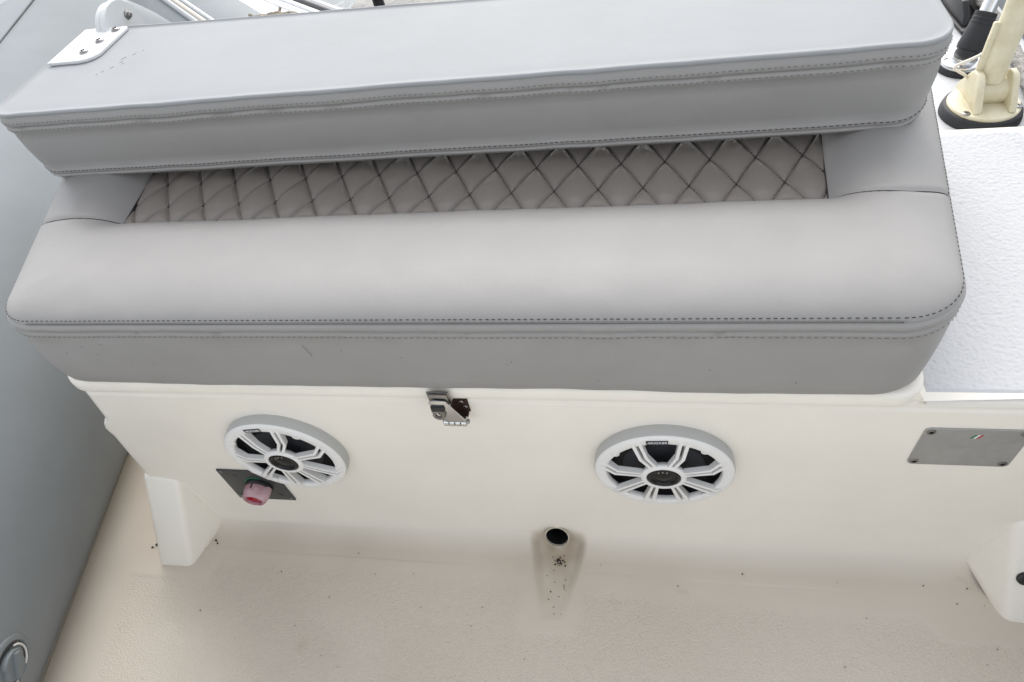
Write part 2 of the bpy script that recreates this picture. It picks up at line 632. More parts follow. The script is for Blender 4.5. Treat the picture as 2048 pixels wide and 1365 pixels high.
# body behind the front sheet: left side wall
bm = B()
n = len(prof_l)
yb = .56
a = [bm.verts.new((x + .0005, .011, z)) for z, x in prof_l]
b = [bm.verts.new((x - .14 * yb, yb, z)) for z, x in prof_l]
c = [bm.verts.new((x + .04, .011, z)) for z, x in prof_l]
e = [bm.verts.new((x + .04 - .14 * yb, yb, z)) for z, x in prof_l]
for i in range(n - 1):
    bm.faces.new((a[i], b[i], b[i + 1], a[i + 1]))
    bm.faces.new((c[i + 1], e[i + 1], e[i], c[i]))
bm.faces.new((a[0], c[0], e[0], b[0]))
obj('side_wall', bm, 'gel', base, 60)

# hatch lid under the cushion
ol = outline([(-.5425, -.0075), (.547, -.0075), (.60, .50), (-.64, .50)], [.034, .034, .03, .03])
bm = B()
def wl(s, k, q): return (.0004 * nz(s * 6, k * .2), 0)
loft(bm, ol, [(-.012, .4250), (-.0065, .4252), (-.0030, .4272), (-.0005, .4310), (0, .4345), (0, .444), (-.0012, .449), (-.004, .4515), (-.008, .4525), (-.03, .4528)], wl, cap0=True, cap1=True)
obj('hatch_lid', bm, 'gel', base, 60)

# gussets joining the seat front to the floor
def gusset(A, Bp, D, E, F, name='gusset'):
    """A,B on the wall (outer, inner), D,E on the floor (outer, inner), F inner corner where wall meets floor"""
    bm = B()
    A, Bp, D, E, F = map(Vector, (A, Bp, D, E, F))
    dn = Vector((0, 0, -.01))
    bk = Vector((0, .02, 0))
    G = Vector((A.x, F.y, F.z))
    v = [bm.verts.new(p) for p in (A, Bp, E, D, F, G)]
    vb = [bm.verts.new(p) for p in (A + bk, Bp + bk, E + dn, D + dn, F + dn + bk, G + dn + bk)]
    bm.faces.new((v[0], v[1], v[2], v[3]))
    bm.faces.new((v[1], v[4], v[2]))
    bm.faces.new((v[0], v[3], v[5]))
    bm.faces.new((vb[2], v[2], v[4], vb[4]))
    bm.faces.new((v[3], vb[3], vb[5], v[5]))
    bm.faces.new((v[2], vb[2], vb[3], v[3]))
    bm.faces.new((v[0], vb[0], vb[1], v[1]))
    bm.faces.new((v[1], vb[1], vb[4], v[4]))
    bm.faces.new((v[0], v[5], vb[5], vb[0]))
    bevel(bm, .0085, 4, 20)
    return obj(name, bm, 'gel', base, 60)
gusset((-.592, -.001, .176), (-.530, -.001, .163), (-.617, -.090, 0), (-.552, -.088, 0), (-.520, -.001, .008))
gusset((.83, -.001, .170), (.738, -.001, .160), (.85, -.085, 0), (.758, -.080, 0), (.716, -.001, .03))

bm = B()
lathe(bm, [(.0105, 0), (.0100, .003), (.0060, .0045), (.0001, .0040)], frame((.7655, -.0450, .0745), (0, -.89, .45)), 20)
obj('gusset_bung', bm, 'black', base, 50)

# side locker top to the right with its raised anti-slip pad
ol = outline([(.515, -.0008), (.95, -.0008), (.836, .512), (.60, .512)], [.003, .02, .030, .01])
bm = B()
def wl(s, k, q): return (.0004 * nz(s * 5, k * .2, 4), .0004 * nz(s * 5, 7, k * .2))
loft(bm, ol, [(-.006, .0), (-.006, .4205), (0, .4225), (-.0006, .4255), (-.0022, .4295), (-.005, .4325), (-.009, .4345), (-.014, .4352), (-.03, .4353)], wl, cap1=True)
bench = obj('side_locker', bm, 'gel_rim', base, 60)
# pad: displaced orange-peel relief
xs = np.arange(.552, .90, .0013)
ys = np.arange(.010, .492, .0013)
X, Y = np.meshgrid(xs, ys)
rgt = .880 - (Y - .01) * .165
Xr = np.minimum(X, rgt)
wx = X + .0012 * vnoise(X, Y, 160, 31)
wy = Y + .0012 * vnoise(X, Y, 160, 37)
ridge = 1 - np.abs(vnoise(wx * .75, wy, 290, 11)) * 1.8
blob = vnoise(wx, wy, 430, 21)
d = np.minimum(np.minimum(Y - .010, .491 - Y), np.minimum(rgt - X, X - .552))
hgt = sst(d / .004)
hgt = np.maximum(hgt, 0)
Z = .4350 + hgt * (.0018 + .00045 * ridge + .00042 * blob)
cn = np.array([.012, .015])
numpy_grid('anti_slip_pad', Xr, Y, Z, 'bench_pad', bench)

# ================================================================== SEAT CUSHION
def xl_(y): return -.545 - .33 * (y - .03)
def xr_(y): return .553 + .17 * (y - .04)
Y0, Y1 = -.0125, .50
OLS = outline([(xl_(Y0), Y0), (xr_(Y0), Y0), (xr_(Y1), Y1), (xl_(Y1), Y1)], [.055, .068, .04, .04], step=.006)
OLP = np.array([(p.x, p.y) for p, q, s in OLS])
OLN = np.roll(OLP, -1, 0)
def inner_dist(X, Y):
    out = np.empty(X.shape)
    d = OLN - OLP
    L2 = (d ** 2).sum(1)
    for i in range(X.shape[0]):
        px = X[i][:, None] - OLP[None, :, 0]
        py = Y[i][:, None] - OLP[None, :, 1]
        t = np.clip((px * d[:, 0] + py * d[:, 1]) / L2, 0, 1)
        out[i] = np.sqrt(((px - t * d[:, 0]) ** 2 + (py - t * d[:, 1]) ** 2).min(1))
    return out
def xrange_(y):
    xs = []
    for (x0, y0), (x1, y1) in zip(OLP, OLN):
        if (y0 - y) * (y1 - y) <= 0 and abs(y1 - y0) > 1e-9:
            xs.append(x0 + (x1 - x0) * (y - y0) / (y1 - y0))
    return (min(xs), max(xs)) if len(xs) > 1 else (-.47, .47)
YQ = .182                                                   # where the front bolster stops
def ql(y): return -.470 - .12 * (y - YQ)
def qr(y): return .455 + .10 * (y - YQ)
def qtop(x):                                               # seam line between bolster and rear panels beside the quilt
    t = np.clip((np.abs(x + .008) - .462) / .125, 0, 1)
    return YQ + np.where(x > 0, -.020, -.014) * np.sin(t * pi) - .012 * t ** 2
def seatH(X, Y, d=None):
    if d is None: d = inner_dist(X, Y)
    t = np.clip(d / .070, 0, 1)
    z = .5775 + .0225 * np.sqrt(1 - (1 - t) ** 2.2) + .0015 * np.clip(d / .14, 0, 1)
    z += .0012 * vnoise(X, Y, 9, 2) * t + .0004 * vnoise(X, Y, 30, 6) * t
    # bolster falls away towards the sunken quilt
    qx = np.maximum(np.maximum(ql(Y) - X, X - qr(Y)), 0)
    qy = np.maximum(YQ - Y, 0)
    dq = np.sqrt(qx ** 2 + qy ** 2)
    sink = 1 - np.sqrt(1 - (1 - np.clip(dq / .045, 0, 1)) ** 2 * .999)
    z = z - .020 * (1 - sink) * 0 - .0305 * (1 - np.clip(dq / .070, 0, 1)) ** 2.2
    # seam across the ends
    sx = (X < ql(Y)) | (X > qr(Y))
    z -= np.where(sx, .0035 * np.exp(-((Y - qtop(X)) / .0035) ** 2), 0)
    # shallow pull lines over the front roll
    z += .0011 * np.sin(X * 60 + 4 * vnoise(X, Y, 6, 8)) * np.exp(-((d - .02) / .015) ** 2) * vnoise(X, Y, 4, 4)
    return z
QA, QB, QX, QY = .0555, .104, .413, .2195
def quiltH(X, Y):
    a = (X - QX) / QA
    b = (Y - QY) / QB
    u = a + b
    v = a - b
    puff = np.sqrt(np.abs(np.sin(pi * u) * np.sin(pi * v)))
    crease = np.minimum(np.abs(np.sin(pi * u)), np.abs(np.sin(pi * v)))
    e = np.minimum(np.minimum(X - ql(Y), qr(Y) - X), Y - YQ)
    en = np.clip(e / .014, 0, 1)
    z = .5670 + .0085 * puff ** .8 * (.35 + .65 * np.sqrt(en)) + .0015 * np.clip(crease * 5, 0, 1)
    z += .0006 * vnoise(X, Y, 55, 14) * puff
    z -= .004 * np.clip(-e / .006, 0, 1)
    return z
def rowsys():
    ys = [Y0 - .0005]
    y = Y0
    while y < .05:
        ys.append(y)
        y += .0016 if y < .03 else .003
    while y < YQ - .02:
        ys.append(y)
        y += .0045
    y = YQ - .02
    while y < YQ + .0001:
        ys.append(y)
        y += .0025
    return ys
cush = thing('seat_cushion', 'thick light grey vinyl seat cushion with diamond quilted middle lying on the cream seat base', 'seat cushion', (0, .2, .452))
# front bolster: from the front edge to the quilt line
def strip(ys, xa, xb, n):
    X = np.zeros((len(ys), n))
    Y = np.zeros_like(X)
    for i, y in enumerate(ys):
        yy = min(max(y, Y0 + 1e-5), Y1 - 1e-5)
        lo, hi = xrange_(yy)
        if xa is not None: lo = xa(y)
        if xb is not None: hi = xb(y)
        X[i] = np.linspace(lo, hi, n)
        Y[i] = y
    return X, Y
ysA = [y for y in rowsys() if y <= YQ + .0001]
ysA[-1] = YQ
X, Y = strip(ysA, None, None, 520)
numpy_grid('front_bolster', X, Y, seatH(X, Y), 'vinyl', cush)
ysB = list(np.arange(YQ, .36, .0045)) + list(np.linspace(.365, Y1, 12))
for nm, xa, xb in (('end_panel', None, lambda y: ql(y) ), ('end_panel', lambda y: qr(y), None)):
    X, Y = strip(ysB, xa, xb, 60)
    numpy_grid(nm, X, Y, seatH(X, Y), 'vinyl', cush)
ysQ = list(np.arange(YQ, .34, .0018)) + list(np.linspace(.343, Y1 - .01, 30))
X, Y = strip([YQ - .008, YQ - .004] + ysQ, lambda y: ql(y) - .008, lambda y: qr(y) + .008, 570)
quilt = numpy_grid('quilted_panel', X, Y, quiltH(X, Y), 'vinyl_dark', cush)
# thread of the quilting
bm = B()
def seg_on_quilt(p, q):
    n = max(int((Vector(q) - Vector(p)).length / .003), 2)
    out = []
    for i in range(n + 1):
        x = p[0] + (q[0] - p[0]) * i / n
        y = p[1] + (q[1] - p[1]) * i / n
        z = float(quiltH(np.array([[x]]), np.array([[y]]))[0, 0])
        out.append((x, y, z + .0003))
    return out
for k in range(-24, 8):
    for s in (1, -1):
        # a +- b = k  ->  x = QX + QA (k -+ (y - QY) / QB)
        pts = []
        for i in range(121):
            y = YQ + .001 + (.33 - YQ) * i / 120
            x = QX + QA * (k - s * (y - QY) / QB)
            if ql(y) < x < qr(y): pts.append((x, y))
        if len(pts) > 3:
            P3 = [(x, y, float(quiltH(np.array([[x]]), np.array([[y]]))[0, 0]) + .0014) for x, y in pts]
            stitches(bm, P3, lambda i: (0, 0, 1), .0046, .0008, .0011, .0009)
obj('quilt_thread', bm, 'thread', quilt, 0)

# side band with the double fold seam round the top
def wob_seat(s, k, q):
    a = .0015 * nz(s * 9, 1.5) + .0009 * nz(s * 23, 4.5)
    if k >= 8: return (.0004 * nz(s * 30, k), a * (1 if k < 13 else .4))
    return (.0022 * nz(s * 5, k * .35, 2) + .0011 * nz(s * 22, k * .6, 5), .0008 * nz(s * 7, 9) if k < 3 else 0)
bm = B()
RS = [(-.06, .4535), (-.010, .4535), (-.003, .4565), (.0005, .463), (.0025, .480), (.0035, .510), (.0025, .538), (.0006, .5555),
      (.0012, .5575), (.0032, .5600), (.0030, .5640), (-.0006, .5662), (.0030, .5685), (.0034, .5735), (.0012, .5765), (-.0010, .5778), (-.004, .5782)]
loft(bm, OLS, RS, wob_seat, cap0=True)
obj('side_band', bm, 'vinyl', cush, 60)
def ring_stitch(ol, out, z, wob, k, parent, m, nrm=None, **kw):
    pts = []
    ns = []
    for p, q, s in ol:
        a, b = wob(s, k, q)
        v = p + q * (out + a)
        pts.append((v.x, v.y, z + b))
        ns.append((q.x, q.y, nrm or 0.))
    bm = B()
    stitches(bm, pts, lambda i: ns[min(i, len(ns) - 1)], **kw)
    return obj('stitching', bm, m, parent, 0)
# only the seam's camera-facing and side runs are worth the thread, but the row goes all the way round
# upper row sits on the roll just inside the fold, dark; lower row in grey thread below the fold
def inset_row(off, m, name='stitching', **kw):
    X = []
    for p, q, s in OLS:
        v = p - q * off
        X.append((v.x, v.y))
    A = np.array(X)
    Z = seatH(A[:, 0][None, :], A[:, 1][None, :])[0]
    pts = [(x, y, z + .0002) for (x, y), z in zip(X, Z)]
    ns = [(q.x, q.y, .8) for p, q, s in OLS]
    bm = B()
    stitches(bm, pts, lambda i: ns[min(i, len(ns) - 1)], **kw)
    return obj(name, bm, m, cush, 0)
inset_row(.0016, 'thread', length=.0036, gap=.0032, w=.0010, h=.0006)
ring_stitch(OLS, .0035, .5592, wob_seat, 9, cush, 'thread_grey', length=.0040, gap=.0030, w=.0009, h=.0005)
# seam thread lines beside and in front of the quilt
bm = B()
for xs_ in (np.linspace(ql(.18), xl_(.17) + .002, 60), np.linspace(qr(.18), xr_(.17) - .002, 60)):
    A = xs_[None, :]
    Yl = qtop(A)
    Z = seatH(A, Yl)
    bm = B()
    tube(bm, [(a, b, c + .0004) for a, b, c in zip(A[0], Yl[0], Z[0])], .0007, 6)
    obj('seam_line', bm, 'thread', cush, 60)
for f_, ymax in ((ql, .34), (qr, .34)):
    bm = B()
    tube(bm, [(f_(y), y, .5712) for y in np.linspace(YQ, ymax, 30)], .0008, 6)
    obj('seam_line', bm, 'thread', cush, 60)

bm = B()
for a, b_ in (((-.1405, .5445), (-.1370, .5335)), ((-.137, .5335), (-.1355, .525))):
    p = Vector((a[0], 0, a[1])).lerp(Vector((b_[0], 0, b_[1])), .5)
    L_ = (Vector(a) - Vector(b_)).length
    box(bm, (-L_ / 2, -.00025, 0), (L_ / 2, .00025, .0003), frame((p.x, -.01615, p.z), (0, -1, 0), (b_[0] - a[0], 0, b_[1] - a[1])))
rr = random.Random(12)
for _ in range(16):
    speck(rr.uniform(-.5, .5), -.0160, rr.uniform(.48, .545), rr.uniform(.0005, .0009), 5, (0, -1, 0))
tag(obj('scuff_marks', bm, 'thread_grey', cush, 0), kind='stuff')

# ================================================================== BACKREST (folded down over the seat)
BX0, BX1, BY0, BY1, BT = -.637, .574, .2555, .500, .7085
OLB = outline([(BX0, BY0 - .004), (BX1, BY0 + .008), (BX1 + .003, BY1 - .045), (BX0 + .006, BY1 + .004)], [.034, .046, .06, .03], step=.006)
back = thing('backrest_cushion', 'long light grey vinyl backrest folded down flat above the quilted seat cushion', 'backrest', (0, .38, .594))
def wob_back(s, k, q):
    a, b = wob_back0(s, k, q)
    zz = RB[min(k, len(RB) - 1)][1]
    lean = max(0., (.690 - zz) / .096)
    return a - .014 * lean * max(0., -q.y), b - .009 * lean * max(0., -q.y)
def wob_back0(s, k, q):
    a = .0018 * nz(s * 8, 11.5) + .0012 * nz(s * 21, 14.5)
    if 4 <= k <= 11: return (.0004 * nz(s * 26, k, 3), .6 * a)
    if k >= 15: return (.0004 * nz(s * 26, k, 3), a * (1 if k < 25 else .5))
    if k < 4: return (.0005 * nz(s * 10, k), .0015 * nz(s * 6, 3.3))
    return (.0022 * nz(s * 4, k * .5, 7) + .0008 * nz(s * 19, k * .7, 3), 0)
RB = [(-.07, .5945), (-.020, .5945), (-.008, .5975), (-.0025, .6020),
      (.0000, .6048), (.0016, .6066), (.0010, .6086), (-.0012, .6098), (.0014, .6112), (.0022, .6145), (.0012, .6178), (.0002, .6190),
      (.0016, .630), (.0026, .650), (.0018, .668),
      (.0002, .6790), (.0022, .6808), (.0030, .6840), (.0026, .6872), (-.0004, .6888), (.0026, .6905), (.0032, .6945), (.0024, .6990), (.0006, .7020), (-.0002, .7035),
      (.0012, .7050), (.0016, .7072), (.0006, .7090), (-.0014, .7094), (-.0030, .7080), (-.0046, .7072), (-.012, .7078), (-.03, .7082)]
bm = B()
loft(bm, OLB, RB[:25], wob_back, cap0=True)
obj('side_band', bm, 'vinyl', back, 60)
bm = B()
loft(bm, OLB, RB[24:29], lambda s, k, q: wob_back(s, k + 24, q))
obj('piping', bm, 'vinyl_back', back, 60)
bm = B()
R = loft(bm, OLB, RB[28:], lambda s, k, q: (wob_back(s, k + 28, q)[0], wob_back(s, k + 28, q)[1] * (1 - k / 4)), cap1=True)
obj('top_panel', bm, 'vinyl_back', back, 60)
ring_stitch(OLB, .0032, .6842, wob_back, 17, back, 'thread_grey', length=.0030, gap=.0038, w=.0008, h=.0005)
ring_stitch(OLB, .0034, .6950, wob_back, 21, back, 'thread_grey', length=.0030, gap=.0038, w=.0008, h=.0005)
ring_stitch(OLB, .0022, .6152, wob_back, 9, back, 'thread', length=.0044, gap=.0024, w=.0010, h=.0006)
ring_stitch(OLB, .0008, .6042, wob_back, 4, back, 'thread_grey', length=.0036, gap=.0030, w=.0007, h=.0004)
# scuff marks near the bracket
bm = B()
for x, y, l in ((-.500, .392, .010), (-.498, .381, .007), (-.492, .375, .004), (-.505, .366, .008), (-.488, .402, .006), (-.515, .356, .006), (-.478, .412, .003), (-.520, .348, .003)):
    box(bm, (-l / 2.4, -.0004, 0), (l / 2.4, .0004, .0004), frame((x, y, BT - .0004), (0, 0, 1), (.5, .9, 0)))
tag(obj('scuff_marks', bm, 'thread_grey', back, 0), kind='stuff')

# white hinge bracket screwed to the backrest, with its pivot disc
br = thing('hinge_bracket', 'white hinge bracket with three screws and round pivot disc on the backrest corner', 'hinge bracket', (-.58, .44, BT))
bm = B()
pts = [(-.620, .386), (-.572, .386), (-.560, .389), (-.551, .396), (-.546, .406), (-.5455, .488), (-.5480, .492), (-.600, .494), (-.622, .494)]
prism(bm, pts, BT + .0002, BT + .0048)
bevel(bm, .0008, 2, 50)
obj('plate', bm, 'bracket', br, 40)
bm = B()
prism(bm, [(.386, BT - .004), (.4940, BT - .030), (.4940, BT + .0046), (.386, BT + .0046)], -.0270 + -.5985, -.0226 + -.5985, Matrix(((0, 0, 1, 0), (1, 0, 0, 0), (0, 1, 0, 0), (0, 0, 0, 1))))
bevel(bm, .001, 2, 50)
obj('side_flange', bm, 'bracket', br, 40)
for x, y in ((-.5765, .4120), (-.5690, .4450), (-.5610, .4800)):
    screw(br, 'screw', (x, y, BT + .0048), (0, 0, 1), .0066, .0036, 'steel_worn')
for i, (xa, xb, ry) in enumerate(((-.598, -.5885, .047), (-.5865, -.5770, .050))):
    bm = B()
    X_ = frame((xa, .522, .690), (1, 0, 0), (0, 1, 0))
    w_ = xb - xa
    lathe(bm, [(ry - .001, 0), (ry, .001), (ry, w_ - .001), (ry - .001, w_)], X_, 64)
    dsc = obj('pivot_disc', bm, 'bracket', br, 40)
bm = B()
X_ = frame((-.577, .541, .711), (1, 0, 0), (0, 1, 0))
lathe(bm, [(.0075, 0), (.0075, .002), (.006, .003)], X_, 6)
lathe(bm, [(.0042, .003), (.0042, .0065), (.003, .0075)], X_, 16)
obj('bolt', bm, 'steel_worn', br, 40)
bm = B()
box(bm, (-.596, .500, .40), (-.579, .545, .69))
bevel(bm, .003, 2)
obj('support_arm', bm, 'bracket', br, 40)

# ================================================================== SPEAKERS
def rot2(p, a):
    return (p[0] * cos(a) - p[1] * sin(a), p[0] * sin(a) + p[1] * cos(a))
def make_speaker(sx, sz, ang, label):
    sp = thing('loudspeaker', label, 'speaker', (sx, 0, sz), 'white speakers in the seat front')
    X_ = frame((sx, .0004, sz), (0, -1, 0), (1, 0, 0))
    X_ = X_ @ Matrix.Rotation(ang, 4, 'Z')
    bm = B()
    lathe(bm, [(.0885, 0), (.0908, .0006), (.0912, .003), (.0912, .0145), (.0905, .0168)], X_, 96, cap=False)
    obj('mounting_ring', bm, 'rim_plastic', sp, 50)
    bm = B()
    lathe(bm, [(.0905, .0166), (.0893, .0186), (.0870, .0196), (.0762, .0200), (.0748, .0190), (.0740, .0140), (.0742, .0120)], X_, 96, cap=False)
    gr = obj('grille_ring', bm, 'white_plastic', sp, 50)
    # arms
    dr = -radians(4.5)
    pairs = [([(12.7, 24), (24.6, 42.5), (30, 80.5)], [(3.8, 26), (14.1, 46.5), (18.1, 82)]),
             ([(25, 14.5), (57, 18.5), (74.5, 40)], [(27, 6.5), (63, 9), (81, 27.5)]),
             ([(26, -3.5), (69.5, -34), (83.5, -24.5)], [(23, -12), (66.5, -46.5), (75.5, -41.5)]),
             ([(10.5, -25), (24.5, -83)], [(18.5, -20.5), (39.5, -78)])]
    for e1, e2 in pairs:
        e1 = [rot2(p, dr) for p in e1]
        e2 = [rot2(p, dr) for p in e2]
        for mir in (1, -1):
            bm = B()
            for t0, t1 in ((0, .34), (.66, 1)):
                n = len(e1)
                hs = [.0262, .0228, .0201] if n == 3 else [.0262, .0201]
                A, Bv, Cv, Dv = [], [], [], []
                for i in range(n):
                    t0_, t1_ = t0 * 1.14 - .07, t1 * 1.14 - .07
                    a = Vector((e1[i][0] * mir, e1[i][1])).lerp(Vector((e2[i][0] * mir, e2[i][1])), t0_) / 1000
                    b = Vector((e1[i][0] * mir, e1[i][1])).lerp(Vector((e2[i][0] * mir, e2[i][1])), t1_) / 1000
                    h = hs[i]
                    A.append(bm.verts.new(X_ @ Vector((a.x, a.y, h))))
                    Bv.append(bm.verts.new(X_ @ Vector((b.x, b.y, h))))
                    lo = h - .0075 if i < n - 1 else .009
                    Cv.append(bm.verts.new(X_ @ Vector((a.x, a.y, lo))))
                    Dv.append(bm.verts.new(X_ @ Vector((b.x, b.y, lo))))
                for i in range(n - 1):
                    bm.faces.new((A[i], A[i + 1], Bv[i + 1], Bv[i]))
                    bm.faces.new((A[i], Cv[i], Cv[i + 1], A[i + 1]))
                    bm.faces.new((Bv[i + 1], Dv[i + 1], Dv[i], Bv[i]))
                bm.faces.new((A[0], Bv[0], Dv[0], Cv[0]))
                bm.faces.new((A[-1], Cv[-1], Dv[-1], Bv[-1]))
            obj('grille_arm', bm, 'white_plastic', gr, 20)
    bm = B()
    lathe(bm, [(.0270, .0170), (.0298, .0215), (.0300, .0240), (.0290, .0258), (.0240, .0268), (.0226, .0262), (.0222, .0235)], X_, 64, cap=False)
    obj('hub_ring', bm, 'white_plastic', sp, 50)
    bm = B()
    lathe(bm, [(.0223, .0240), (.0215, .0262), (.0185, .0268), (.0165, .0250), (.0150, .0230), (.0100, .0250), (.0050, .0262), (.0001, .0266)], X_, 64)
    obj('tweeter', bm, 'tweeter', sp, 60)
    bm = B()
    for a in (70, 92, 114):
        q = rot2((.0140, 0), radians(a))
        lathe(bm, [(.0014, .0238), (.0012, .0256), (.0001, .0259)], X_ @ Matrix.Translation((q[0], q[1], 0)), 10)
    obj('tweeter_pin', bm, 'steel', sp, 60)
    bm = B()
    lathe(bm, [(.0755, .0125), (.0735, .0050), (.0680, .0050), (.0665, .0060), (.0560, .0080), (.0535, .0052)], X_, 64, cap=False)
    obj('surround', bm, 'surround', sp, 60)
    bm = B()
    lathe(bm, [(.0538, .0054), (.0400, .0028), (.0200, .0012), (.0001, .0011)], X_, 64)
    obj('cone', bm, 'cone', sp, 60)
    for a in (46, 138, 226, 312):
        q = rot2((.0785, 0), radians(a))
        bm = B()
        T_ = X_ @ Matrix.Translation((q[0], q[1], 0))
        lathe(bm, [(.0058, .0185), (.0058, .0203), (.0046, .0205), (.0040, .0175), (.0001, .0175)], T_, 24)
        obj('screw_boss', bm, 'white_plastic', gr, 50)
    # badge with lettering
    T_ = X_ @ Matrix.Translation((-.0035, .0795, .0199))
    bm = B()
    box(bm, (-.0135, -.0040, 0), (.0135, .0040, .0007), T_)
    bevel(bm, .0003, 1)
    bd = obj('badge', bm, 'badge', sp, 30)
    cu = bpy.data.curves.new('lettering', 'FONT')
    cu.body = 'KICKER'
    cu.size = .0062
    cu.extrude = .0002
    cu.offset = .00008
    cu.align_x = 'CENTER'
    cu.align_y = 'CENTER'
    cu.space_character = 1.05
    tmp = bpy.data.objects.new('lettering_curve', cu)
    COL.objects.link(tmp)
    bpy.context.view_layer.update()
    tme = bpy.data.meshes.new_from_object(tmp.evaluated_get(bpy.context.evaluated_depsgraph_get()))
    bpy.data.objects.remove(tmp)
    tme.materials.clear()
    tme.materials.append(M['ink'])
    to = bpy.data.objects.new('lettering', tme)
    COL.objects.link(to)
    to.parent = bd
    to.matrix_local = Matrix.Translation(-Vector((sx, 0, sz))) @ (T_ @ Matrix.Translation((.0022, 0, .0009))) @ Matrix.Diagonal((.93, 1, 1, 1))
    bm = B()
    for k in (0, 1):
        xx = -.0118 + k * .0018
        prism(bm, [(xx, 0), (xx + .0020, .0021), (xx + .0028, .0021), (xx + .0010, 0), (xx + .0028, -.0021), (xx + .0020, -.0021)], .0008, .0010, T_)
    obj('emblem', bm, 'ink', bd, 0)
    return sp
make_speaker(.2725, .282, radians(4.5), 'round white speaker between the nameplate and the drain, clear of the battery switch')
make_speaker(-.273, .282, radians(9.5), 'round white speaker overlapping the black battery switch plate with the pink knob')

# ================================================================== LATCH
lt = thing('latch', 'small stainless swivel hasp latch under the edge of the grey seat cushion', 'latch', (.004, -.012, .42))
Mxz = lambda y0: Matrix(((1, 0, 0, 0), (0, 0, -1, y0), (0, 1, 0, 0), (0, 0, 0, 1)))      # (x, z, depth) -> depth grows towards -y
bm = B()
prism(bm, [(-.0145, .4290), (.0135, .4290), (.0135, .4530), (-.0145, .4530)], 0, .0022, Mxz(-.0127))
prism(bm, [(-.0125, .4315), (.0115, .4315), (.0115, .4515), (-.0125, .4515)], .0026, .0052, Mxz(-.0127))
bevel(bm, .0006, 2)
obj('upper_plate', bm, 'steel_worn', lt, 40)
bm = B()
prism(bm, [(-.0135, .4400), (-.0070, .4440), (.0085, .4430), (.0125, .4340), (.0255, .4040), (.0265, .3980), (.0015, .3980), (-.0050, .4120)], 0, .0018, Mxz(-.0195))
bevel(bm, .0005, 2)
obj('swing_plate', bm, 'steel', lt, 40)
bm = B()
X_ = frame((-.0035, -.0232, .4180), (0, -1, .15), (1, 0, 0))
lathe(bm, [(.0042, -.0015), (.0082, -.0015), (.0088, 0), (.0082, .0018), (.0044, .0018), (.0038, 0), (.0042, -.0015)], X_, 32, cap=False)
prism(bm, [(-.0088, .001), (.0088, .001), (.0080, .0135), (-.0080, .0135)], -.0014, .0012, X_ @ Matrix.Translation((0, .0035, 0)))
obj('staple', bm, 'steel_worn', lt, 40)
bm = B()
box(bm, (-.0085, -.0012, .4255), (.0090, .0028, .4350), Matrix.Translation((-.003, -.0235, 0)))
bevel(bm, .0010, 2)
obj('pivot_block', bm, 'black', lt, 40)
for k in range(4):
    bm = B()
    x0 = -.0035 + k * .0076
    X_ = frame((x0, -.0165, .3935), (1, 0, 0), (0, 1, 0))
    lathe(bm, [(.0052, 0), (.0064, .0006), (.0064, .0066), (.0052, .0072)], X_, 24)
    obj('knuckle', bm, 'steel', lt, 50)
bm = B()
X_ = frame((-.0052, -.0165, .3935), (1, 0, 0), (0, 1, 0))
lathe(bm, [(.0028, 0), (.0028, .0346)], X_, 16)
obj('hinge_pin', bm, 'steel_worn', lt, 50)
bm = B()
prism(bm, [(.0110, .4220), (.0290, .4220), (.0290, .3950), (.0050, .3950), (.0050, .4080)], 0, .0022, Mxz(-.0006))
box(bm, (-.003, -.0165, .3905), (.026, -.0008, .3930))
bevel(bm, .0005, 1)
lf = obj('lower_leaf', bm, 'rust', lt, 40)
for x, z in ((.0205, .4165), (.0240, .4060)):
    screw(lt, 'screw', (x, -.0028, z), (0, -1, 0), .0030, .0012, 'steel_worn')

# ================================================================== BATTERY SWITCH
sw = thing('battery_switch', 'black square switch plate with faded pink knob below the speaker', 'battery switch', (-.385, 0, .16))
bm = B()
prism(bm, [(-.4365, .1125), (-.3315, .1125), (-.3315, .2090), (-.4330, .2090)], 0, .0030, Mxz(-.0006))
bevel(bm, .001, 2)
obj('panel', bm, 'plate', sw, 40)
for x, z in ((-.427, .203), (-.338, .1185), (-.430, .119)):
    screw(sw, 'screw', (x, -.0036, z), (0, -1, 0), .0034, .0014, 'steel_worn')
for x, z in ((-.410, .190), (-.352, .130)):
    bm = B()
    lathe(bm, [(.0052, .0030), (.0052, .0036), (.0040, .0040), (.0001, .0036)], frame((x, -.0003, z), (0, -1, 0)), 20)
    obj('raised_mark', bm, 'plate', sw, 40)
bm = B()
for k in range(14):
    a = radians(70 + k * 6)
    p0 = (cos(a) * .0235, sin(a) * .0235)
    box(bm, (-.0013, -.0014, .0030), (.0013, .0014, .0034), frame((-.376 + p0[0], -.0006, .163 + p0[1]), (0, -1, 0)))
obj('position_mark', bm, 'green', sw, 0)
X_ = frame((-.3755, -.0036, .1630), (0, -1, 0), (1, 0, 0))
bm = B()
# base collar with a wing, then tapering grip
lathe(bm, [(.0225, 0), (.0225, .006), (.0215, .008)], X_, 40)
obj('collar', bm, 'black', sw, 40)
bm = B()
N = 48
rings = []
for r0, z in ((.0208, .006), (.0214, .011), (.0208, .018), (.0194, .0245), (.0178, .0275), (.0152, .0288), (.0137, .0280), (.0131, .0240)):
    ring = []
    for k in range(N):
        a = 2 * pi * k / N
        e = .0035 * max(0, cos(a - radians(5))) ** 14 * (1 if z < .026 else .2)
        e -= .0014 * max(0, cos(3 * (a - radians(30)))) ** 6 * (1 if z > .01 else .3)
        ring.append(bm.verts.new(X_ @ Vector(((r0 + e) * cos(a), (r0 + e) * sin(a), z))))
    rings.append(ring)
for a, b in zip(rings, rings[1:]):
    for k in range(N): bm.faces.new((a[k], a[(k + 1) % N], b[(k + 1) % N], b[k]))
kn = obj('knob', bm, 'knob', sw, 60)
bm = B()
